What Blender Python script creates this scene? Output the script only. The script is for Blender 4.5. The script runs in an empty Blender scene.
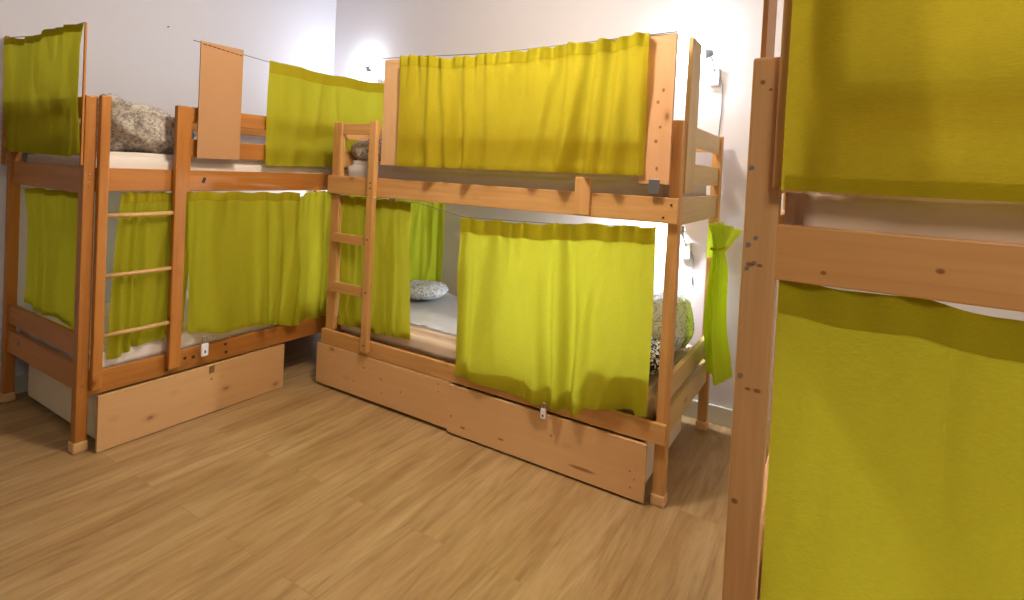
import bpy, bmesh, math, random
from mathutils import Vector, Matrix, noise
PI = math.pi
SC = bpy.context.scene
COL = SC.collection

# ------------------------------------------------------------------ materials
def newmat(name):
    m = bpy.data.materials.new(name); m.use_nodes = True
    nt = m.node_tree; nt.nodes.clear()
    out = nt.nodes.new('ShaderNodeOutputMaterial')
    return m, nt, out

def N(nt, kind, **kw):
    n = nt.nodes.new(kind)
    for k, v in kw.items(): setattr(n, k, v)
    return n

def ramp(nt, fac, stops, interp='LINEAR'):
    r = N(nt, 'ShaderNodeValToRGB'); r.color_ramp.interpolation = interp
    el = r.color_ramp.elements
    while len(el) < len(stops): el.new(0.5)
    for e, (p, c) in zip(el, stops):
        e.position = p; e.color = (*c, 1)
    nt.links.new(fac, r.inputs['Fac']); return r

def mixc(nt, fac, a, b, mode='MIX'):
    m = N(nt, 'ShaderNodeMix', data_type='RGBA', blend_type=mode)
    L = nt.links
    for s, v in ((m.inputs[0], fac), (m.inputs[6], a), (m.inputs[7], b)):
        if hasattr(v, 'is_output'): L.new(v, s)
        elif isinstance(v, (int, float)): s.default_value = v
        else: s.default_value = (*v, 1)
    return m.outputs[2]

def math_(nt, op, a, b=None, clamp=False):
    m = N(nt, 'ShaderNodeMath', operation=op, use_clamp=clamp)
    for i, v in enumerate((a, b)):
        if v is None: continue
        if hasattr(v, 'is_output'): nt.links.new(v, m.inputs[i])
        else: m.inputs[i].default_value = v
    return m.outputs[0]

def bsdf(nt, out, color, rough=.5, spec=.5, bump=None, bstr=.2, bdist=.002, metallic=0):
    p = N(nt, 'ShaderNodeBsdfPrincipled')
    if hasattr(color, 'is_output'): nt.links.new(color, p.inputs['Base Color'])
    else: p.inputs['Base Color'].default_value = (*color, 1)
    p.inputs['Roughness'].default_value = rough
    p.inputs['Specular IOR Level'].default_value = spec
    p.inputs['Metallic'].default_value = metallic
    if bump is not None:
        b = N(nt, 'ShaderNodeBump'); b.inputs['Strength'].default_value = bstr
        b.inputs['Distance'].default_value = bdist
        nt.links.new(bump, b.inputs['Height']); nt.links.new(b.outputs[0], p.inputs['Normal'])
    nt.links.new(p.outputs[0], out.inputs['Surface'])
    return p

def wood(name, axis, light, dark, off=0., marks=(), rough=.42, ringmix=.5):
    """pine: grain runs along the local axis; marks = knots (x,y,z,radius across,stretch)"""
    m, nt, out = newmat(name)
    tc = N(nt, 'ShaderNodeTexCoord'); mp = N(nt, 'ShaderNodeMapping')
    sc = [1, 1, 1]; sc['xyz'.index(axis)] = .055
    mp.inputs['Scale'].default_value = sc; mp.inputs['Location'].default_value = (off, off * 1.7, off * .6)
    nt.links.new(tc.outputs['Object'], mp.inputs['Vector'])
    n1 = N(nt, 'ShaderNodeTexNoise'); n1.inputs['Scale'].default_value = 38; n1.inputs['Detail'].default_value = 5
    n1.inputs['Distortion'].default_value = .6
    nt.links.new(mp.outputs[0], n1.inputs['Vector'])
    n2 = N(nt, 'ShaderNodeTexNoise'); n2.inputs['Scale'].default_value = 150; n2.inputs['Detail'].default_value = 3
    nt.links.new(mp.outputs[0], n2.inputs['Vector'])
    n3 = N(nt, 'ShaderNodeTexNoise'); n3.inputs['Scale'].default_value = 7; n3.inputs['Detail'].default_value = 2
    nt.links.new(mp.outputs[0], n3.inputs['Vector'])
    r1 = ramp(nt, n1.outputs['Fac'], [(.3, (0, 0, 0)), (.72, (1, 1, 1))])
    f = math_(nt, 'MULTIPLY', r1.outputs[0], ringmix)
    f = math_(nt, 'ADD', f, math_(nt, 'MULTIPLY', n2.outputs['Fac'], .22))
    f = math_(nt, 'ADD', f, math_(nt, 'MULTIPLY', math_(nt, 'SUBTRACT', n3.outputs['Fac'], .5), .9), clamp=True)
    col = mixc(nt, f, light, dark)
    # scattered knots
    mp2 = N(nt, 'ShaderNodeMapping')
    s2 = [7.5, 7.5, 7.5]; s2['xyz'.index(axis)] = 4.2
    mp2.inputs['Scale'].default_value = s2; mp2.inputs['Location'].default_value = (off * 3 + .3, off, .7)
    nt.links.new(tc.outputs['Object'], mp2.inputs['Vector'])
    vo = N(nt, 'ShaderNodeTexVoronoi'); vo.inputs['Scale'].default_value = 1
    nt.links.new(mp2.outputs[0], vo.inputs['Vector'])
    k = ramp(nt, vo.outputs['Distance'], [(.035, (1, 1, 1)), (.10, (.22, .22, .22)), (.2, (0, 0, 0))])
    kd = tuple(c * f_ for c, f_ in zip(dark, (.38, .26, .2)))
    col = mixc(nt, math_(nt, 'MULTIPLY', k.outputs[0], .85), col, kd)
    for (x, y, z, r, st) in marks:
        v = N(nt, 'ShaderNodeVectorMath', operation='SUBTRACT'); nt.links.new(tc.outputs['Object'], v.inputs[0])
        v.inputs[1].default_value = (x, y, z)
        w = N(nt, 'ShaderNodeVectorMath', operation='MULTIPLY'); nt.links.new(v.outputs[0], w.inputs[0])
        s = [1 / r] * 3; s['xyz'.index(axis)] = 1 / (r * st); w.inputs[1].default_value = s
        l = N(nt, 'ShaderNodeVectorMath', operation='LENGTH'); nt.links.new(w.outputs[0], l.inputs[0])
        rr = ramp(nt, l.outputs['Value'], [(.0, (1, 1, 1)), (.55, (.9, .9, .9)), (1, (0, 0, 0))])
        col = mixc(nt, math_(nt, 'MULTIPLY', rr.outputs[0], .85), col, kd)
    bsdf(nt, out, col, rough, .4, n1.outputs['Fac'], .12, .002)
    return m

def plain(name, color, rough=.6, spec=.4, metallic=0, nscale=None, namp=.1, bstr=0.1):
    m, nt, out = newmat(name)
    if nscale:
        tc = N(nt, 'ShaderNodeTexCoord'); n = N(nt, 'ShaderNodeTexNoise')
        n.inputs['Scale'].default_value = nscale; n.inputs['Detail'].default_value = 4
        nt.links.new(tc.outputs['Object'], n.inputs['Vector'])
        c = mixc(nt, n.outputs['Fac'], tuple(x * (1 - namp) for x in color), tuple(min(1, x * (1 + namp)) for x in color))
        bsdf(nt, out, c, rough, spec, n.outputs['Fac'], bstr, .004, metallic)
    else: bsdf(nt, out, color, rough, spec, metallic=metallic)
    return m

def fabric(name, diff, trans, mixf=.5):
    m, nt, out = newmat(name)
    tc = N(nt, 'ShaderNodeTexCoord'); n = N(nt, 'ShaderNodeTexNoise')
    n.inputs['Scale'].default_value = 22; n.inputs['Detail'].default_value = 4
    nt.links.new(tc.outputs['Object'], n.inputs['Vector'])
    mp = N(nt, 'ShaderNodeMapping'); mp.inputs['Scale'].default_value = (1, 1, 5)
    nt.links.new(tc.outputs['Object'], mp.inputs['Vector'])
    wv = N(nt, 'ShaderNodeTexNoise'); wv.inputs['Scale'].default_value = 95; wv.inputs['Detail'].default_value = 2
    nt.links.new(mp.outputs[0], wv.inputs['Vector'])
    b = N(nt, 'ShaderNodeBump'); b.inputs['Strength'].default_value = .5; b.inputs['Distance'].default_value = .004
    h = math_(nt, 'ADD', n.outputs['Fac'], math_(nt, 'MULTIPLY', wv.outputs['Fac'], .35))
    nt.links.new(h, b.inputs['Height'])
    v = mixc(nt, wv.outputs['Fac'], tuple(c * .86 for c in diff), tuple(min(1, c * 1.12) for c in diff))
    t = mixc(nt, wv.outputs['Fac'], tuple(c * .86 for c in trans), tuple(min(1, c * 1.12) for c in trans))
    d = N(nt, 'ShaderNodeBsdfDiffuse'); tr = N(nt, 'ShaderNodeBsdfTranslucent')
    nt.links.new(v, d.inputs['Color']); nt.links.new(t, tr.inputs['Color'])
    nt.links.new(b.outputs[0], d.inputs['Normal']); nt.links.new(b.outputs[0], tr.inputs['Normal'])
    mx = N(nt, 'ShaderNodeMixShader'); mx.inputs[0].default_value = mixf
    nt.links.new(d.outputs[0], mx.inputs[1]); nt.links.new(tr.outputs[0], mx.inputs[2])
    nt.links.new(mx.outputs[0], out.inputs['Surface'])
    return m

def speckle(name, base, ink, scale, lo=.44, hi=.56, dist=1.5):
    m, nt, out = newmat(name)
    tc = N(nt, 'ShaderNodeTexCoord'); n = N(nt, 'ShaderNodeTexNoise')
    n.inputs['Scale'].default_value = scale; n.inputs['Detail'].default_value = 3; n.inputs['Distortion'].default_value = dist
    nt.links.new(tc.outputs['Object'], n.inputs['Vector'])
    r = ramp(nt, n.outputs['Fac'], [(lo, ink), (hi, base)])
    bsdf(nt, out, r.outputs[0], .9, .1, n.outputs['Fac'], .15, .003)
    return m

def emis(name, color, s):
    m, nt, out = newmat(name)
    e = N(nt, 'ShaderNodeEmission'); e.inputs[0].default_value = (*color, 1); e.inputs[1].default_value = s
    nt.links.new(e.outputs[0], out.inputs['Surface']); return m

def floor_mat():
    m, nt, out = newmat('laminate_floor')
    tc = N(nt, 'ShaderNodeTexCoord'); mp = N(nt, 'ShaderNodeMapping')
    mp.inputs['Rotation'].default_value = (0, 0, PI / 2)
    nt.links.new(tc.outputs['Object'], mp.inputs['Vector'])
    br = N(nt, 'ShaderNodeTexBrick'); br.offset = .37; br.offset_frequency = 2
    br.inputs['Scale'].default_value = 1; br.inputs['Brick Width'].default_value = 1.21
    br.inputs['Row Height'].default_value = .168; br.inputs['Mortar Size'].default_value = .0016
    br.inputs['Mortar Smooth'].default_value = .4; br.inputs['Bias'].default_value = -.1
    br.inputs['Color1'].default_value = (.1, .1, .1, 1); br.inputs['Color2'].default_value = (.9, .9, .9, 1)
    br.inputs['Mortar'].default_value = (.5, .5, .5, 1)
    nt.links.new(mp.outputs[0], br.inputs['Vector'])
    # per-plank shifted grain
    vm = N(nt, 'ShaderNodeVectorMath', operation='ADD')
    sh = N(nt, 'ShaderNodeVectorMath', operation='SCALE'); nt.links.new(br.outputs['Color'], sh.inputs[0]); sh.inputs['Scale'].default_value = 3
    nt.links.new(tc.outputs['Object'], vm.inputs[0]); nt.links.new(sh.outputs[0], vm.inputs[1])
    mg = N(nt, 'ShaderNodeMapping'); mg.inputs['Scale'].default_value = (1, .085, 1)
    nt.links.new(vm.outputs[0], mg.inputs['Vector'])
    g1 = N(nt, 'ShaderNodeTexNoise'); g1.inputs['Scale'].default_value = 22; g1.inputs['Detail'].default_value = 7; g1.inputs['Roughness'].default_value = .62; g1.inputs['Distortion'].default_value = .9
    g2 = N(nt, 'ShaderNodeTexNoise'); g2.inputs['Scale'].default_value = 7; g2.inputs['Detail'].default_value = 3
    g3 = N(nt, 'ShaderNodeTexNoise'); g3.inputs['Scale'].default_value = 90; g3.inputs['Detail'].default_value = 3
    for g in (g1, g2, g3): nt.links.new(mg.outputs[0], g.inputs['Vector'])
    c = ramp(nt, g1.outputs['Fac'], [(.28, (.32, .195, .08)), (.5, (.48, .325, .155)), (.72, (.56, .40, .21))]).outputs[0]
    dk = ramp(nt, g2.outputs['Fac'], [(.36, (.80, .72, .62)), (.58, (1, 1, 1))]).outputs[0]
    c = mixc(nt, .75, c, dk, 'MULTIPLY')
    fine = ramp(nt, g3.outputs['Fac'], [(.3, (.86, .84, .8)), (.6, (1, 1, 1))]).outputs[0]
    c = mixc(nt, .8, c, fine, 'MULTIPLY')
    tone = ramp(nt, br.outputs['Color'], [(.1, (.92, .90, .87)), (.9, (1.0, 1.0, 1.0))]).outputs[0]
    c = mixc(nt, 1., c, tone, 'MULTIPLY')
    c = mixc(nt, math_(nt, 'MULTIPLY', br.outputs['Fac'], .3), c, (.16, .10, .05))
    p = bsdf(nt, out, c, .36, .4, g1.outputs['Fac'], .08, .002)
    return m

def wall_mat(name, col):
    m, nt, out = newmat(name)
    tc = N(nt, 'ShaderNodeTexCoord'); n = N(nt, 'ShaderNodeTexNoise'); n.inputs['Scale'].default_value = 1.3; n.inputs['Detail'].default_value = 5
    n2 = N(nt, 'ShaderNodeTexNoise'); n2.inputs['Scale'].default_value = 60; n2.inputs['Detail'].default_value = 4
    for q in (n, n2): nt.links.new(tc.outputs['Object'], q.inputs['Vector'])
    c = mixc(nt, n.outputs['Fac'], tuple(x * .96 for x in col), tuple(min(.95, x * 1.03) for x in col))
    bsdf(nt, out, c, .75, .3, n2.outputs['Fac'], .12, .004)
    return m

# wood families per bed
WCOL = {
 'L': ((.54, .225, .045), (.33, .105, .016)),
 'M': ((.72, .41, .155), (.50, .225, .06)),
 'R': ((.70, .40, .17), (.48, .225, .07)),
 'E': ((.66, .49, .19), (.50, .31, .09)),  # middle bed's right end: yellow light through the curtains put into the wood colour
}
W = {}
for b, (lt, dk) in WCOL.items():
    for i, ax in enumerate('xyz'):
        W[b + ax] = wood('pine_%s_%s' % (b, ax), ax, lt, dk, off={'L': .0, 'M': 1.3, 'R': 2.9, 'E': 4.4}[b] + i * .37)
GREEN = fabric('curtain_cloth', (.53, .43, .024), (.64, .56, .04), .5)
HEM = fabric('curtain_double_cloth', (.46, .39, .02), (.50, .44, .03), .3)
HEMB = HEM
GREENM = fabric('lamp_tinted_curtain_cloth', (.50, .475, .03), (.63, .635, .045), .5)  # greener copy of the curtain cloth, cast of cooler bunk lamps in its colour
GREENB = fabric('lime_curtain_cloth', (.62, .72, .05), (.68, .82, .055), .5)
SHEET = plain('sheet_cloth', (.82, .76, .70), .9, .1, nscale=14, namp=.05, bstr=.5)
GREYSHEET = plain('grey_fitted_sheet', (.56, .50, .46), .9, .1, nscale=12, namp=.05, bstr=.5)
PINKSHEET = plain('fitted_sheet', (.82, .66, .52), .9, .1, nscale=12, namp=.05, bstr=.5)
DUVG = speckle('grey_leaf_print', (.66, .60, .53), (.30, .27, .24), 40, .40, .58)
DUVB = speckle('blue_grey_print', (.78, .80, .85), (.32, .36, .46), 40, .40, .5)
DUVZ = speckle('black_leaf_print', (.80, .78, .70), (.03, .035, .04), 26, .5, .54, 2.5)
STEEL = plain('steel', (.55, .55, .56), .35, .5, 1)
DARKM = plain('dark_screw', (.05, .035, .025), .5)
GREYP = plain('grey_plastic', (.32, .36, .42), .4)
WHITEP = plain('white_plastic', (.85, .86, .88), .4)
WIREM = plain('wire_green', (.18, .20, .13), .5)
TAN = plain('tan_board', (.50, .275, .13), .7, .2, nscale=5, namp=.04)
BIRCH = plain('pale_side_board', (.80, .70, .50), .6, nscale=9, namp=.05)
BULB = emis('bulb_glow', (.86, .93, 1.0), 1100)
BULBU = emis('bulb_glow_upper', (.82, .90, 1.0), 190)
BULBC = emis('bulb_glow_corner', (.82, .90, 1.0), 100)
BULBL = emis('bulb_glow_left', (.9, .95, .9), 480)

# ------------------------------------------------------------------ geometry helpers
def link(name, bm, mat, parent=None, smooth=False, loc=None, rot=None):
    me = bpy.data.meshes.new(name); bm.normal_update(); bm.to_mesh(me); bm.free()
    if smooth:
        for p in me.polygons: p.use_smooth = True
    o = bpy.data.objects.new(name, me); COL.objects.link(o)
    for mm in (mat if isinstance(mat, (list, tuple)) else [mat]): me.materials.append(mm)
    if parent: o.parent = parent
    if loc: o.location = loc
    if rot: o.rotation_euler = rot
    return o

GROUPS = {'bunk bed': 'pine bunk beds of the dormitory', 'mattress': 'mattresses on the bunk berths', 'drawer': 'drawers under the bunk beds', 'curtain': 'yellow-green privacy curtains on the bunks',
 'wire': 'curtain wires on the bunks', 'padlock': 'padlocks on the drawers', 'lamp': 'reading lamps on the back wall', 'duvet': 'printed duvets on the bunks', 'pillow': 'pillows on the bunks'}
def tag(o, label=None, cat=None, group=None, kind=None):
    if label: o['label'] = label
    if cat: o['category'] = cat
    if group: o['group'] = group
    if not group and cat in GROUPS: o['group'] = GROUPS[cat]
    if kind: o['kind'] = kind
    return o

def thing(name, label, cat, loc=(0, 0, 0), rz=0, group=None):
    o = bpy.data.objects.new(name, None); COL.objects.link(o); o.location = loc; o.rotation_euler = (0, 0, rz)
    o.empty_display_size = .1
    return tag(o, label, cat, group)

def box_bm(x0, x1, y0, y1, z0, z1, bev=.003, bm=None, seg=2, M=None):
    own = bm is None
    if own: bm = bmesh.new()
    t = bmesh.new(); bmesh.ops.create_cube(t, size=1)
    bmesh.ops.scale(t, vec=(x1 - x0, y1 - y0, z1 - z0), verts=t.verts)
    bmesh.ops.translate(t, vec=((x0 + x1) / 2, (y0 + y1) / 2, (z0 + z1) / 2), verts=t.verts)
    if bev: bmesh.ops.bevel(t, geom=list(t.edges), offset=bev, segments=seg, affect='EDGES', profile=.6)
    if M: bmesh.ops.transform(t, matrix=M, verts=t.verts)
    me = bpy.data.meshes.new('t'); t.to_mesh(me); t.free(); bm.from_mesh(me); bpy.data.meshes.remove(me)
    return bm

def tube_bm(pts, r, n=10, bm=None, caps=True):
    if bm is None: bm = bmesh.new()
    rings = []
    up = Vector((0, 0, 1))
    P = [Vector(p) for p in pts]
    for i, p in enumerate(P):
        d = (P[min(i + 1, len(P) - 1)] - P[max(i - 1, 0)]).normalized()
        a = d.cross(up)
        if a.length < .05: a = d.cross(Vector((1, 0, 0)))
        a.normalize(); b = d.cross(a).normalized()
        rr = r[i] if isinstance(r, (list, tuple)) else r
        rings.append([bm.verts.new(p + a * (rr * math.cos(2 * PI * k / n)) + b * (rr * math.sin(2 * PI * k / n))) for k in range(n)])
    for i in range(len(rings) - 1):
        for k in range(n):
            bm.faces.new((rings[i][k], rings[i][(k + 1) % n], rings[i + 1][(k + 1) % n], rings[i + 1][k]))
    if caps:
        bm.faces.new(rings[0][::-1]); bm.faces.new(rings[-1])
    bmesh.ops.recalc_face_normals(bm, faces=bm.faces)
    return bm

# ------------------------------------------------------------------ camera
f, cx, cy, roll, pitch, yaw, h = [553.18185, 489.77721, 182.49181, 0.04954, 0.02174, 0.56582, 1.39775]
cam = bpy.data.cameras.new('camera'); co = bpy.data.objects.new('camera', cam); COL.objects.link(co)
cam.sensor_fit = 'HORIZONTAL'; cam.sensor_width = 36; cam.lens = 36 * f / 1024
cam.shift_x = (512 - cx) / 1024; cam.shift_y = -(300 - cy) / 1024
cam.clip_start = .02
# the lens is shifted in the camera's own axes, so refit the shift for the rolled frame:
d = Vector((-math.sin(yaw), math.cos(yaw), 0)); r = Vector((math.cos(yaw), math.sin(yaw), 0)); u = Vector((0, 0, 1))
d2 = d * math.cos(pitch) - u * math.sin(pitch); u2 = u * math.cos(pitch) + d * math.sin(pitch)
# image axes after the roll: +x_img, +y_img(up)
xr = r * math.cos(roll) + u2 * math.sin(roll)
yu = -r * math.sin(roll) + u2 * math.cos(roll)
M = Matrix((xr, yu, -d2)).transposed().to_4x4(); M.translation = (0, 0, h)
co.matrix_world = M
SC.camera = co

# ------------------------------------------------------------------ room
XW, YW, XR_, YF, ZC = -3.885, 3.42, 2.02, -1.6, 2.95
def struct(name, bm, mat, parent=None):
    o = link(name, bm, mat, parent)
    if not parent: o['kind'] = 'structure'
    return o
struct('floor', box_bm(XW - .1, XR_ + .1, YF, YW + .1, -.1, 0, 0), floor_mat())
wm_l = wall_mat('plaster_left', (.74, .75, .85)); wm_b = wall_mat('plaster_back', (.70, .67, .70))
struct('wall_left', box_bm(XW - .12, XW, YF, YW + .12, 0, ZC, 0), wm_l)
struct('wall_back', box_bm(XW, XR_, YW, YW + .12, 0, ZC, 0), wm_b)
struct('wall_right', box_bm(XR_, XR_ + .12, YF, YW + .12, 0, ZC, 0), wm_b)
struct('ceiling', box_bm(XW - .12, XR_ + .12, YF, YW + .12, ZC, ZC + .1, 0), wm_b)
skm = plain('skirting_paint', (.62, .60, .50), .6, nscale=6, namp=.06)
struct('baseboard_back', box_bm(XW + .014, XR_, YW - .016, YW, 0, .105, .004), skm)
struct('baseboard_left', box_bm(XW, XW + .014, YF, YW, 0, .105, .004), skm)

# ------------------------------------------------------------------ beds
BL, BW = 2.123, .93
def part(bed, name, x0, x1, y0, y1, z0, z1, ax, fam, bev=.004, mat=None, parent=None):
    return link(name, box_bm(x0, x1, y0, y1, z0, z1, bev), mat or W[fam + ax], parent or bed)

def screws(parent, pts, ax, r=.004, mat=None):
    for p in pts:
        q = Vector(p); e = Vector({'x': (1, 0, 0), 'y': (0, -1, 0)}[ax]) * .003
        link('screw', tube_bm([q - e * .6, q + e], r, 10), mat or STEEL, parent)

def bed(name, label, loc, rz, fam, group, ladder, railfront=False, pw=.05, z_guard=True):
    t = thing(name, label, 'bunk bed', loc, rz, group)
    P = .05
    # corner posts with a pale foot block each
    for (a, b) in ((0, 0), (BL - P, 0), (0, BW - P), (BL - P, BW - P)):
        p = part(t, 'corner_post', a, a + pw, b, b + P, .045, 1.65, 'z', fam, .006)
        part(t, 'foot', a - .006, a + pw + .006, b - .006, b + P + .006, 0, .05, 'z', fam, .01, BIRCHF, p)
        side = -.0005 if b == 0 else None
        if b == 0: screws(p, [(a + P / 2, b, zz) for zz in (.31, 1.24, 1.29)], 'y')
    y0, y1 = (-.024, 0) if railfront else (.006, .032)
    xa, xb = (-.008, BL - .002) if railfront else (P, BL - P)
    part(t, 'side_rail', xa, xb, y0, y1, 1.21, 1.32, 'x', fam)
    part(t, 'side_rail', xa, xb, y0, y1, .272 if railfront else .25, .36, 'x', fam)
    for z0, z1 in ((1.21, 1.32), (.25, .36)):
        part(t, 'side_rail', P, BL - P, BW - .032, BW - .006, z0, z1, 'x', fam)
    # end boards
    for e in (0, 1):
        a = .012 if e == 0 else BL - .037
        for z0, z1, nm in ((1.2, 1.32, 'end_rail'), (.28, .40, 'end_rail'), (.44, .54, 'end_board'), (1.375, 1.475, 'end_board'), (1.55, 1.645, 'end_board')):
            part(t, nm, a, a + .025, P, BW - P, z0, z1, 'y', 'E' if fam == 'M' and e == 1 else fam)
    # slatted bases (one slat each)
    for zb in (1.235, .30):
        for k in range(9):
            x = .12 + k * (BL - .24) / 8
            part(t, 'base_slat', x - .04, x + .04, .034, BW - .034, zb, zb + .015, 'y', fam, 0)
    for zb in (1.215, .28):
        for yy in (.034, BW - .054):
            part(t, 'slat_ledge', .055, BL - .055, yy, yy + .02, zb, zb + .02, 'x', fam, 0)
    return t

BIRCHF = plain('pale_foot_wood', (.74, .47, .22), .5, nscale=20, namp=.06)

# ---- left bed
L0 = (-2.904, 1.13, 0)
bedL = bed('bunk_bed', 'orange pine bunk bed along the left wall with thin-runged ladder at its near end', L0, PI / 2, 'L', None, None)
# ladder (local x along the bed)
part(bedL, 'ladder_post', .050, .092, -.034, 0, .285, 1.655, 'z', 'L', .006)
part(bedL, 'ladder_post', .395, .457, -.034, 0, .285, 1.652, 'z', 'L', .006)
part(bedL, 'guard_post', .455, .492, .003, .028, 1.20, 1.65, 'z', 'L')
for z in (1.097, .812, .53):
    bm = tube_bm([(.088, -.018, z), (.25, -.019, z + .001), (.40, -.018, z + .003)], .0105, 12)
    o = link('rung', bm, wood('rung_wood_%d' % int(z * 100), 'x', (.72, .46, .2), (.5, .26, .09), z), bedL, True)
for z0, z1 in ((1.572, 1.655), (1.39, 1.485)):
    part(bedL, 'guard_rail', .49, BL - .05, .006, .03, z0, z1, 'x', 'L')
    part(bedL, 'guard_rail', .05, BL - .05, BW - .03, BW - .006, z0, z1, 'x', 'L')
# thin upright stick at the corner that holds the curtain wire
part(bedL, 'curtain_stick', -.012, -.002, .0, .012, 1.33, 1.975, 'z', 'L', .003)
part(bedL, 'curtain_stick', -.02, -.002, BW - .0, BW + .02, 1.30, 1.995, 'z', 'L', .003)
screws(bedL, [(.57, .006, 1.275), (.565, .006, 1.262)], 'y', .009, DARKM)
screws(bedL, [(.50, .006, .315), (.545, .006, .31)], 'y', .009, DARKM)
screws(bedL, [(.73, .006, .335), (.735, .006, .29)], 'y', .008, DARKM)

# ---- middle bed
M0 = (-2.690, 2.390, 0)
bedM = bed('bunk_bed', 'light pine bunk bed in the middle against the back wall, two long drawers under it', M0, 0, 'M', None, None, railfront=True)
part(bedM, 'ladder_post', .362, .414, -.056, -.024, .30, 1.65, 'z', 'M', .006)
part(bedM, 'ladder_post', .050, .078, -.004, .03, .36, 1.65, 'z', 'M', .006)
for z0, z1 in ((.912, .968), (.605, .668)):
    part(bedM, 'rung', .07, .372, -.0265, -.0035, z0, z1, 'x', 'M')
part(bedM, 'guard_rail', .078, .37, .004, .026, 1.575, 1.642, 'x', 'M')
for z0, z1 in ((1.50, 1.59),):
    part(bedM, 'guard_rail', .42, BL - .05, .006, .03, z0, z1, 'x', 'M')
part(bedM, 'guard_rail', .05, BL - .05, BW - .03, BW - .006, 1.56, 1.645, 'x', 'M')
part(bedM, 'guard_post', 1.66, 1.735, -.042, -.024, 1.215, 1.388, 'z', 'M')
# upright curtain boards
part(bedM, 'curtain_board', .432, .60, -.024, -.004, 1.398, 2.005, 'z', 'M', .002, wood('board_pale', 'z', (.76, .47, .24), (.64, .35, .15), 7.7, ringmix=.25))
bmR = box_bm(1.955, 2.083, -.046, -.026, 1.375, 2.005, .002)
cbR = link('curtain_board', bmR, wood('board_knots', 'z', (.78, .45, .23), (.66, .33, .14), 4.2,
      marks=((2.04, -.046, 1.77, .008, 1.3), (2.02, -.046, 1.72, .008, 1.2), (2.035, -.046, 1.615, .008, 1), (2.02, -.046, 1.555, .010, 1), (2.03, -.046, 1.44, .007, 1.6)), ringmix=.25), bedM)
link('bracket', box_bm(2.0, 2.045, -.05, -.044, 1.335, 1.395, .002), STEEL, bedM)
# upright board on the near right end, beyond the corner
part(bedM, 'curtain_board', BL - .011, BL + .007, .04, .21, 1.34, 2.005, 'z', 'E', .002)
screws(bedM, [(BL - .06, -.024, 1.235), (BL - .03, -.024, 1.29), (.39, -.056, 1.26), (.39, -.056, 1.29), (.385, -.056, .96), (.39, -.056, .65), (.39, -.056, .34)], 'y', .005, DARKM)

# ---- right bed (nearest)
R0 = (-.163, 1.22, 0)
bedR = bed('bunk_bed', 'large near bunk bed at the right edge, post and rails close up', R0, 0, 'R', None, None, pw=.062)
for z0, z1 in ((1.52, 1.60),):
    part(bedR, 'guard_rail', .05, 1.5, .01, .03, z0, z1, 'x', 'R')
part(bedR, 'guard_rail', .05, BL - .05, BW - .03, BW - .006, 1.56, 1.645, 'x', 'R')
part(bedR, 'curtain_board', .050, .15, -.019, -.002, 1.392, 2.02, 'z', 'R', .002)
part(bedR, 'curtain_board', .0, .011, .1, .26, 1.34, 2.02, 'z', 'R', .002)
# re-skin the two biggest near pieces with their visible knots
postmat = wood('post_knots', 'z', (.70, .40, .17), (.50, .235, .075), 5.1, marks=(
   (.020, 0, 1.60, .006, 1), (.035, 0, 1.585, .004, 1), (.016, 0, 1.235, .009, .6), (.034, 0, 1.235, .007, .6), (.014, 0, .752, .008, .9), (.026, 0, .985, .007, .6), (.043, 0, .985, .009, .6)))
railmat = wood('rail_knots', 'x', (.72, .38, .14), (.56, .25, .07), 6.3, marks=((.143, .006, 1.235, .005, 1.3), (.315, .006, 1.262, .006, 1.4)))
done = [0, 0]
for c in bedR.children:
    if c.name.startswith('corner_post') and not done[0]: c.data.materials[0] = postmat; done[0] = 1
    if c.name.startswith('side_rail') and not done[1]: c.data.materials[0] = railmat; done[1] = 1
screws([c for c in bedR.children if c.name.startswith('corner_post')][0],
       [(.010, 0, 1.43), (.012, 0, 1.275), (.012, 0, 1.228), (.012, 0, 1.01)], 'y', .0045)

# ------------------------------------------------------------------ mattresses
def cloth_box(name, L, Wd, H, mat, seed=0, amp=.006, parent=None, loc=(0, 0, 0), rz=0, r=.035, nx=70, ny=32):
    """rounded mattress-like block, origin at the bottom centre"""
    bm = bmesh.new(); bmesh.ops.create_cube(bm, size=1)
    bmesh.ops.scale(bm, vec=(L, Wd, H), verts=bm.verts); bmesh.ops.translate(bm, vec=(0, 0, H / 2), verts=bm.verts)
    bmesh.ops.bevel(bm, geom=list(bm.edges), offset=min(r, H * .45), segments=5, affect='EDGES')
    bmesh.ops.triangulate(bm, faces=[])
    for ax, n, S in ((0, nx, L), (1, ny, Wd), (2, 5, H)):
        for i in range(1, n):
            c = [0, 0, 0]; c[ax] = (-S / 2 + S * i / n) if ax < 2 else S * i / n
            nn = [0, 0, 0]; nn[ax] = 1
            bmesh.ops.bisect_plane(bm, geom=bm.verts[:] + bm.edges[:] + bm.faces[:], plane_co=c, plane_no=nn)
    bm.normal_update()
    for v in bm.verts:
        q = v.co * 7 + Vector((seed, seed, 0))
        a = noise.noise(q) * amp + noise.noise(Vector((v.co.x * 22, v.co.y * 9, v.co.z * 14 + seed))) * amp * .6
        if v.co.z > .01: v.co += v.normal * a
    return link(name, bm, mat, parent, True, loc, (0, 0, rz))

def in_bed(b0, rz, x, y, z):
    c, s = math.cos(rz), math.sin(rz)
    return (b0[0] + c * x - s * y, b0[1] + s * x + c * y, z)

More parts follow.
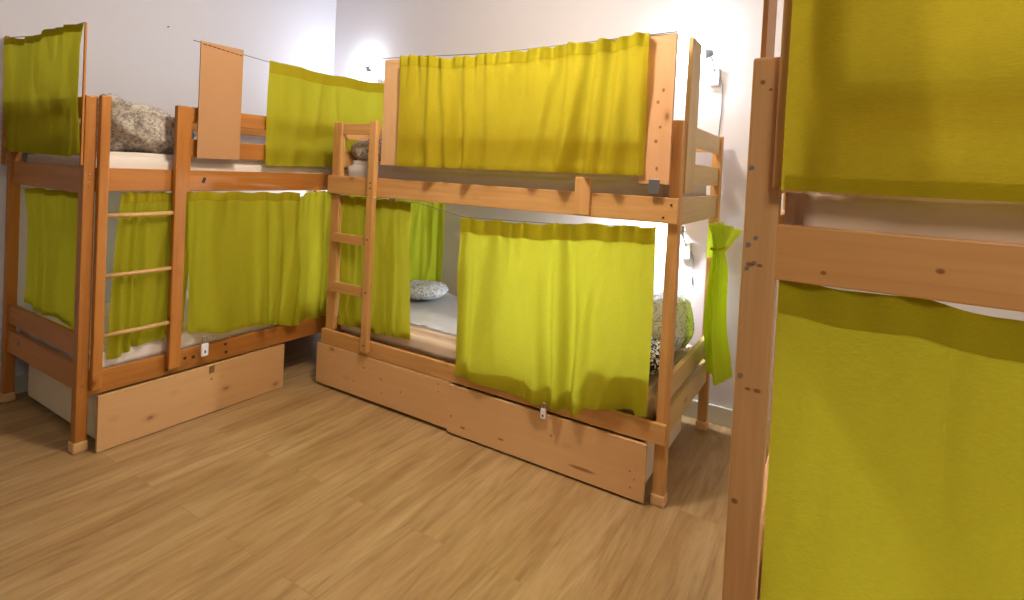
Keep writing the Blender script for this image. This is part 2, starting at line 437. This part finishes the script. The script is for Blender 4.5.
beds = {'L': (L0, PI / 2), 'M': (M0, 0), 'R': (R0, 0)}
who = {'L': 'left bunk bed', 'M': 'middle bunk bed', 'R': 'near right bunk bed'}
for k, (b0, rz) in beds.items():
    mu = cloth_box('mattress', BL - .135, BW - .07, .165 if k != 'L' else .145, {'L': SHEET, 'M': GREYSHEET, 'R': PINKSHEET}[k], 3 + ord(k), .004, loc=in_bed(b0, rz, BL / 2, BW / 2, 1.252), rz=rz)
    tag(mu, 'sheeted mattress on the top berth of the ' + who[k], 'mattress')
    ml = cloth_box('mattress', BL - .112, BW - .075, .155, PINKSHEET if k != 'L' else SHEET, 9 + ord(k), .006, loc=in_bed(b0, rz, BL / 2, BW / 2, .317), rz=rz)
    tag(ml, 'sheeted mattress on the bottom berth of the ' + who[k], 'mattress')

# ------------------------------------------------------------------ drawers
def drawer(name, label, L, loc, rz, panelmat, depth=.78, hz=(.012, .262), side=BIRCH, group=None, il=.03):
    """origin at the front left bottom corner; front faces local -y"""
    t = thing(name, label, 'drawer', loc, rz, group)
    z0, z1 = hz
    link('front_panel', box_bm(0, L, 0, .018, z0, z1, .0015), panelmat, t)
    for x in (il, L - .048): link('side_panel', box_bm(x, x + .018, .018, depth, .03, z1 - .03, .001), side, t)
    link('back_panel', box_bm(il + .018, L - .048, depth - .018, depth, .03, z1 - .03, .001), side, t)
    link('bottom_panel', box_bm(il + .018, L - .048, .018, depth - .018, .035, .045, .0), side, t)
    for x in (il + .009, L - .039):
        for y in (.1, depth - .1):
            bm = tube_bm([(x - .009 + (.03 if x < .3 else -.03), y, .0175), (x + .009 + (.03 if x < .3 else -.03), y, .0175)], .0175, 14)
            link('caster', bm, GREYP, t)
    return t
def panel(name, off, marks, lt=(.78, .49, .235), dk=(.66, .37, .155)):
    return wood(name, 'x', lt, dk, off, marks, ringmix=.3)
dL = drawer('underbed_drawer', 'wide plain drawer under the left bunk bed, padlock hanging above it', 1.01, (-2.832, 1.192, 0), PI / 2,
   panel('panel_left', .4, ((.545, 0, .19, .008, 1.0),), (.66, .40, .185), (.52, .29, .12)), .9, (.004, .268))
dM1 = drawer('underbed_drawer', 'left drawer of the two under the middle bunk bed, below its ladder', 1.035, (-2.725, 2.362, 0), 0,
   panel('panel_mid_left', 1.9, ((.41, 0, .20, .006, 2), (.55, 0, .165, .007, 1.2), (.965, 0, .20, .006, .9), (.96, 0, .24, .006, .9), (.33, 0, .10, .006, 1.2), (.56, 0, .09, .005, 1.3), (.70, 0, .13, .006, 1.3))), hz=(.02, .268), il=.11)
dM2 = drawer('underbed_drawer', 'right drawer of the two under the middle bunk bed, dark streak in its front', 1.045, (-1.685, 2.352, 0), 0,
   panel('panel_mid_right', 3.3, ((.02, 0, .10, .008, .8), (.10, 0, .06, .008, 2.4), (.33, 0, .07, .007, 3), (.60, 0, .17, .008, .8), (.76, 0, .065, .010, 8), (.98, 0, .13, .006, .9), (.985, 0, .06, .006, .9), (1.0, 0, .10, .005, .9))), hz=(.012, .262))

# ------------------------------------------------------------------ curtains
def curtain(label, path, ztop, zbot, folds, amp, seed, header=.06, mat=None, pinch=1.0, group=None, wander=.5, shear=0.0, basehem=.022, hem_amp=.006, nz=46, crease=.008):
    """cloth hanging along a ground path; ztop/zbot callables of s in 0..1"""
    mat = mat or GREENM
    rnd = random.Random(seed)
    P = [Vector((p[0], p[1], 0)) for p in path]
    seg = [(P[i + 1] - P[i]).length for i in range(len(P) - 1)]; tot = sum(seg)
    def at(s):
        dd = max(0, min(1, s)) * tot
        for i, l in enumerate(seg):
            if dd <= l or i == len(seg) - 1:
                a = dd / l if l else 0
                return P[i].lerp(P[i + 1], a), (P[i + 1] - P[i]).normalized()
            dd -= l
    ph = [rnd.uniform(0, 6.28) for _ in range(6)]
    nx = max(60, int(tot / .008)) if folds > 1 else 80
    nx = min(nx, 240)
    H0 = ztop(.5) - zbot(.5)
    def pt(s, t, off=0.0):
        z = ztop(s) + (zbot(s) - ztop(s)) * t
        p, tg = at(s); nrm = Vector((tg.y, -tg.x, 0))
        # fold phase wanders with height
        u = s * folds + wander * .35 * math.sin(2.2 * t + ph[0] + s * 5) + .4 * math.sin(s * 9 + ph[1])
        env = .35 + .65 * min(1, t * 2.2)
        a = math.sin(2 * PI * u); a = math.copysign(abs(a) ** .8, a)
        w = amp * env * (a * (.65 + .35 * math.sin(s * 13 + ph[2])) + .45 * math.sin(2 * PI * u * .43 + ph[3] + t * 1.3))
        # tight pleats at the header
        e = math.exp(-t * H0 / .09)
        w += hem_amp * pinch * e * math.sin(2 * PI * folds * 2.1 * s + ph[4] + math.sin(s * 20 + ph[5]))
        w += .003 * noise.noise(Vector((s * tot * 9, t * H0 * 7, seed)))
        cr = noise.noise(Vector((s * tot * 5.5 + .5 * t * math.sin(seed), t * H0 * 1.3 + s * 2, seed * 3.1)))
        w += crease * (1 - 2 * min(1, abs(cr) * 3.2)) * min(1, .25 + t * 3)
        q = p + nrm * (w + off) + tg * (shear * t)
        return Vector((q.x, q.y, z + .004 * math.sin(2 * PI * folds * s + ph[2]) * (1 - t)))
    def sheet(t0, t1, n, off):
        bm = bmesh.new()
        g = [[bm.verts.new(pt(i / nx, t0 + (t1 - t0) * j / n, off)) for i in range(nx + 1)] for j in range(n + 1)]
        for j in range(n):
            for i in range(nx):
                bm.faces.new((g[j][i], g[j + 1][i], g[j + 1][i + 1], g[j][i + 1]))
        return bm
    o = link('curtain', sheet(0, 1, nz, 0), mat, None, True)
    tag(o, label, 'curtain', group)
    if header: link('top_hem', sheet(0, header / H0, 6, .0025), HEM, o, True)
    if basehem: link('bottom_hem', sheet(1 - basehem / H0, 1, 3, .0025), mat, o, True)
    return o

def c_(v): return lambda s: v
def lin(a, b): return lambda s: a + (b - a) * s
def spl(*kv):
    def fn(s):
        for (s0, v0), (s1, v1) in zip(kv, kv[1:]):
            if s <= s1:
                a = (s - s0) / (s1 - s0); a = a * a * (3 - 2 * a); return v0 + (v1 - v0) * a
        return kv[-1][1]
    return fn
def wl(x, y, d=0):  # left bed: position along (y) on the front plane pushed out by d
    return (L0[0] + d, y)

# left bed
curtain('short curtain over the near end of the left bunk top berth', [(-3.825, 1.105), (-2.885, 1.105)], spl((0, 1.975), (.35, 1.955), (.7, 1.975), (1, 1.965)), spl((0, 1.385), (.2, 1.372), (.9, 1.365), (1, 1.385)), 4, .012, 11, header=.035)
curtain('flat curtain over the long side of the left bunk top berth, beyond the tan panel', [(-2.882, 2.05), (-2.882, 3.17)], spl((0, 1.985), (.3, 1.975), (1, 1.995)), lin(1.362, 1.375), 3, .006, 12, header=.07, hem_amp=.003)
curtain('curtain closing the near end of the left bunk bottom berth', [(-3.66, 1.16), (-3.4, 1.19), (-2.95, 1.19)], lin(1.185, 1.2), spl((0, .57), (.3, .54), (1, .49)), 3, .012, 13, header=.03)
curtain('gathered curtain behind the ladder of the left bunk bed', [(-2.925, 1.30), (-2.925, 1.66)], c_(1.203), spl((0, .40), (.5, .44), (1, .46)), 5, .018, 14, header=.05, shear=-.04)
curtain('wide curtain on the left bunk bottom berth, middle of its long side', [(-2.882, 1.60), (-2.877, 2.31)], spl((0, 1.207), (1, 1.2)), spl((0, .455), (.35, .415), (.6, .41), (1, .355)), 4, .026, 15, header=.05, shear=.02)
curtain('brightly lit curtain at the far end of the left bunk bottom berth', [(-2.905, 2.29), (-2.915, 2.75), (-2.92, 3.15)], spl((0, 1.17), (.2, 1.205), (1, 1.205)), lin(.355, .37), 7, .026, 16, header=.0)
# middle bed
curtain('long curtain hung in front of the middle bunk top berth', [(-2.10, 2.324), (-.712, 2.324)], spl((0, 2.01), (.12, 2.0), (.22, 1.975), (.5, 1.98), (.8, 1.995), (1, 2.012)), lin(1.397, 1.408), 9, .024, 21, header=.055, hem_amp=.016, mat=GREEN)
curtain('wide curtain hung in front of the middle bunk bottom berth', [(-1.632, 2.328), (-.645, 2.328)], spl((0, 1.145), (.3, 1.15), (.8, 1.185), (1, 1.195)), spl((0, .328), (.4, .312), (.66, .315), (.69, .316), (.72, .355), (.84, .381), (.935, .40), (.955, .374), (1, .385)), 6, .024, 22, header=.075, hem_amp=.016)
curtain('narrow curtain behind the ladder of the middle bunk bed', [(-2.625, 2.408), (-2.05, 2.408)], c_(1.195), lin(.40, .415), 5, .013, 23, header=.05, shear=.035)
curtain('lime curtain inside the far left corner of the middle bunk bottom berth', [(-2.655, 2.95), (-2.62, 3.2), (-2.48, 3.30)], c_(1.185), lin(.50, .50), 4, .014, 24, header=.0, mat=GREENB)
# bunched curtain at the right end, tied near its top
def bunched():
    bm = bmesh.new(); n = 64; rows = 44
    g = []
    for j in range(rows + 1):
        t = j / rows; z = 1.185 - t * .77
        # centre, half-widths of the closed bundle
        ty = .5 - .5 * math.cos(min(1, t / .2) * PI)
        cyy = 2.98 + .09 * t; cxx = -.52 + .035 * t
        wy = .145 - .065 * math.sin(PI * min(1, t / .30)) * (1 if t < .30 else 0) + .015 * t
        wx = .022 - .008 * math.sin(PI * min(1, t / .3)) + .025 * t
        if t > .93: wy *= 1 + .03
        ring = []
        for i in range(n):
            a = 2 * PI * i / n
            k = 1 + .22 * math.sin(5 * a + 1.1 + t * 1.2) + .10 * math.sin(9 * a + t * 2)
            ring.append(bm.verts.new((cxx + wx * k * math.cos(a) + .01 * math.sin(7 * t), cyy + wy * k * math.sin(a), z + .02 * math.sin(2 * a) * t)))
        g.append(ring)
    for j in range(rows):
        for i in range(n):
            bm.faces.new((g[j][i], g[j + 1][i], g[j + 1][(i + 1) % n], g[j][(i + 1) % n]))
    bmesh.ops.recalc_face_normals(bm, faces=bm.faces)
    o = link('curtain', bm, GREENB, None, True)
    tag(o, 'lime curtain bunched up at the wall end of the middle bunk bottom berth', 'curtain')
    # flared tuft above the tie
    bm = bmesh.new(); g = []
    for j in range(9):
        t = j / 8
        g.append([bm.verts.new((-.545 + .105 * (i / 16) * (.35 + .65 * t) + .014 * math.sin(i * 1.3), 2.88 + .33 * (i / 16) * (.5 + .5 * t) + .01 * math.cos(i * 1.7), 1.02 + .17 * t - .045 * (i / 16) ** 2 * t)) for i in range(17)])
    for j in range(8):
        for i in range(16): bm.faces.new((g[j][i], g[j][i + 1], g[j + 1][i + 1], g[j + 1][i]))
    link('tuft', bm, GREENB, o, True)
    tb = tube_bm([(-.515 + .032 * math.cos(a), 2.985 + .095 * math.sin(a), 1.065) for a in [2 * PI * k / 20 for k in range(21)]], .006, 8)
    link('tie', tb, GREEN, o, True)
bunched()
# right bed
curtain('large curtain in front of the near right bunk top berth', [(-.096, 1.180), (.55, 1.180), (1.75, 1.180)], c_(2.01), lin(1.388, 1.393), 6, .007, 31, mat=GREEN, header=.05, basehem=.028, crease=.004)
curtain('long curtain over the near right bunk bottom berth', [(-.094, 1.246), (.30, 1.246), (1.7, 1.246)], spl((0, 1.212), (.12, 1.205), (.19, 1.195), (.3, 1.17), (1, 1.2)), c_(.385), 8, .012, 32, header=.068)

# ------------------------------------------------------------------ curtain wires
def wire(label, pts, r=.0022):
    o = link('curtain_wire', tube_bm(pts, r, 6), WIREM, None, True)
    tag(o, label, 'wire'); return o
wire('thin wire holding the long-side top curtain of the left bunk bed', [(-2.889, 1.60, 2.0), (-2.889, 2.06, 1.972), (-2.889, 2.6, 1.975), (-2.889, 3.245, 2.0)])
wire('thin wire holding the end curtain of the left bunk top berth', [(-3.87, 1.112, 1.985), (-3.4, 1.112, 1.955), (-2.902, 1.112, 1.97)])
wire('thin wire along the top of the middle bunk bed curtain', [(-2.26, 2.340, 2.008), (-1.5, 2.340, 1.985), (-.605, 2.340, 2.009)])
wire('thin wire under the top rail of the middle bunk bed', [(-2.66, 2.345, 1.205), (-1.95, 2.345, 1.202), (-1.63, 2.345, 1.15), (-1.1, 2.345, 1.165), (-.60, 2.345, 1.2)])

# tan panel laced to the wire
pb = link('hanging_panel', box_bm(-.004, .004, 1.632, 1.876, 1.387, 2.004, .001), TAN)
pb.location = (-2.875, 0, 0)
tag(pb, 'tan flat panel hanging from the wire beside the left bunk ladder', 'panel')
for k in range(9):
    y = 1.645 + k * .026
    link('stitch', tube_bm([(.006, y, 1.990 - k * .0022), (.006, y + .014, 1.988 - k * .0022)], .0022, 6), DARKM, pb)

# ------------------------------------------------------------------ bedding
def blob(name, label, cat, sx, sy, sz, loc, rz, mat, seed, wr=.02, group=None, power=2.6, flat=.25, tilt=0, taper=0):
    bm = bmesh.new(); bmesh.ops.create_icosphere(bm, subdivisions=5, radius=1)
    for v in bm.verts:
        c = v.co.copy()
        m = (abs(c.x) ** power + abs(c.y) ** power + abs(c.z) ** 2.1) ** (1 / power)
        c = c / max(m, 1e-4)
        q = Vector((c.x * sx, c.y * sy, c.z * sz))
        w = noise.noise(q * 9 + Vector((seed, 0, 0))) * wr + abs(noise.noise(q * 20 + Vector((0, seed, 0)))) * wr * -.7
        q += v.co.normalized() * w
        if q.z < -sz * (1 - flat): q.z = -sz * (1 - flat)
        v.co = q + Vector((0, 0, sz * (1 - flat)))
        v.co.z *= 1 - taper * q.y / sy
    o = link(name, bm, mat, None, True, loc, (0, tilt, rz))
    return tag(o, label, cat, group)
blob('duvet', 'rolled grey leaf-print duvet on the top berth of the left bunk bed', 'duvet', .42, .25, .15, (-3.38, 1.50, 1.401), .2, DUVG, 2, .045, taper=.22)
blob('duvet', 'rolled speckled duvet on the middle bunk top berth above the ladder', 'duvet', .24, .15, .085, (-2.43, 2.60, 1.424), .1, DUVG, 5, .02)
blob('pillow', 'white pillow seen between the far guard rails of the left bunk bed', 'pillow', .26, .24, .07, (-3.25, 2.62, 1.401), 0, DUVB, 7, .015)
blob('pillow', 'small blue-grey print pillow at the far left of the middle bunk bottom berth', 'pillow', .19, .17, .055, (-2.43, 3.0, .507), .1, DUVB, 8, .012)
blob('pillow', 'pale print pillow propped at the right end of the middle bunk bottom berth', 'pillow', .14, .25, .18, (-.765, 3.0, .507), 0, DUVB, 9, .02)
blob('duvet', 'black leaf-print duvet folded on the right of the middle bunk bottom berth', 'duvet', .15, .15, .08, (-.77, 2.59, .507), .1, DUVZ, 10, .02)
# white top sheet spread over the lower middle mattress
bm = bmesh.new(); g = []
for j in range(31):
    row = []
    for i in range(61):
        x = -2.48 + 1.45 * i / 60; y = 2.475 + .76 * j / 30
        z = .484 + .012 * noise.noise(Vector((x * 5, y * 5, 1))) + .012 * abs(noise.noise(Vector((x * 13, y * 11, 4)))) 
        edge = .0
        row.append(bm.verts.new((x, y, z + edge)))
    g.append(row)
for j in range(30):
    for i in range(60): bm.faces.new((g[j][i], g[j][i + 1], g[j + 1][i + 1], g[j + 1][i]))
bmesh.ops.solidify(bm, geom=bm.faces[:], thickness=-.008)
o = link('bed_sheet', bm, plain('white_sheet', (.88, .88, .90), .9, .1, nscale=10, namp=.03, bstr=.4), None, True)
tag(o, 'white sheet spread on the middle bunk bottom berth', 'sheet')

# ------------------------------------------------------------------ padlocks
def padlock(label, loc, rz, s=1.0):
    t = thing('padlock', label, 'padlock', loc, rz, None)
    link('body', box_bm(-.017 * s, .017 * s, -.008, .006, -.06 * s, 0, .004), WHITEP, t)
    link('shackle', tube_bm([(-.011 * s, 0, 0)] + [(-.011 * s * math.cos(a), 0, .022 * s + .011 * s * math.sin(a)) for a in [PI * k / 10 for k in range(11)]] + [(.011 * s, 0, 0)], .003, 8), STEEL, t, True)
    link('keyhole', box_bm(-.004, .004, -.0095, -.0075, -.045 * s, -.032 * s, .001), DARKM, t)
    return t
padlock('white padlock hanging at the left bunk rail above its drawer', (-2.865, 1.71, .385), PI / 2, 1.15)
padlock('small white padlock hanging over the right drawer of the middle bunk bed', (-1.124, 2.34, .292), .1, .8)
hp = link('hasp', box_bm(-.014, .014, -.004, .0, -.02, .02, .001), plain('brass', (.45, .36, .2), .4, .5, 1)); hp.parent = dL
hp.location = (.545, -.001, .245)

# ------------------------------------------------------------------ reading lamps
def lamp(label, loc, side, bulb, wallx=False, cable=0, rb=.034, shade=True, bx=.088):
    """loc: point on the wall; side: +-1 the way the head points (local x)"""
    t = thing('reading_lamp', label, 'lamp', loc, 0 if not wallx else PI / 2 * -1, None)
    link('wall_bracket', box_bm(-.028, .028, -.03, 0, -.10, .0, .006), WHITEP, t)
    link('arm', tube_bm([(0, -.028, -.02), (.0, -.06, .01), (side * .01, -.08, .05), (side * .03, -.09, .075)], .006, 10), GREYP, t, True)
    if shade: bm = tube_bm([(side * -.005, -.09, .08), (side * .01, -.09, .08), (side * .03, -.09, .075), (side * .08, -.09, .06)], [.012, .026, .034, .045], 24, caps=False)
    else: bm = tube_bm([(side * .0, -.09, .075), (side * .03, -.09, .07), (side * .05, -.09, .065)], [.018, .026, .028], 24, caps=False)
    bmesh.ops.solidify(bm, geom=bm.faces[:], thickness=.002)
    link('shade', bm, GREYP, t, True)
    bm = bmesh.new(); bmesh.ops.create_uvsphere(bm, u_segments=20, v_segments=12, radius=rb)
    bmesh.ops.translate(bm, vec=(side * bx, -.09, .058), verts=bm.verts)
    link('bulb', bm, bulb, t, True)
    if cable:
        link('cable', tube_bm([(.03 , -.008, -.05), (.045, -.006, -.1), (.046, -.005, -.25), (.038, -.005, -cable)], .003, 8), GREYP, t, True)
    return t
lamp('grey reading lamp on the back wall above the right end of the middle bunk', (-.655, YW, 2.055), -1, BULBU, cable=.42, shade=False, rb=.042, bx=.10)
lamp('bright reading lamp on the back wall near the room corner', (-3.33, YW, 2.12), -1, BULBC, cable=.3, shade=False, rb=.05, bx=.10)
lamp('reading lamp on the back wall inside the middle bunk bottom berth', (-.76, YW, 1.03), -1, BULB, cable=.2)
lamp('reading lamp on the back wall inside the left bunk bottom berth', (-3.2, YW, 1.0), -1, BULBL, cable=.2)
# nail in the left wall
nl = link('nail', tube_bm([(XW, 1.974, 2.255), (XW + .02, 1.974, 2.257)], [.003, .003], 8), DARKM)
tag(nl, 'small dark nail in the left wall above the bunk', 'nail')

# ------------------------------------------------------------------ room lights and added fill
def area(name, loc, rot, size, power, color, sy=None):
    l = bpy.data.lights.new(name, 'AREA'); l.energy = power; l.color = color; l.size = size
    if sy: l.shape = 'RECTANGLE'; l.size_y = sy
    o = bpy.data.objects.new(name, l); COL.objects.link(o); o.location = loc; o.rotation_euler = rot
    return o
def pt(name, loc, p, col, r=.03):
    l = bpy.data.lights.new(name, 'POINT'); l.energy = p; l.color = col; l.shadow_soft_size = r
    o = bpy.data.objects.new(name, l); COL.objects.link(o); o.location = loc
pt('ceiling_light', (-1.2, 1.6, 2.72), 94, (1.0, .87, .70), .10)
area('rear_fill', (.75, -.25, 2.4), (.45, 0, 0), .5, 17, (1.0, .88, .74))  # unseen fill, added to brighten the front of the near right bed
# unseen bunk lamps behind the near right bed's curtains, beyond the frame
pt('bunk_lamp_upper', (1.0, 2.0, 2.05), 3, (1, .95, .85))
pt('bunk_lamp_lower', (1.0, 1.95, .95), 9, (1, .95, .85))

w = bpy.data.worlds.new('world'); SC.world = w; w.use_nodes = True
w.node_tree.nodes['Background'].inputs[0].default_value = (1.0, .9, .78, 1)
w.node_tree.nodes['Background'].inputs[1].default_value = .12

vs = SC.view_settings
vs.view_transform = 'Standard'; vs.look = 'None'; vs.gamma = 1; vs.use_curve_mapping = False; vs.exposure = 0
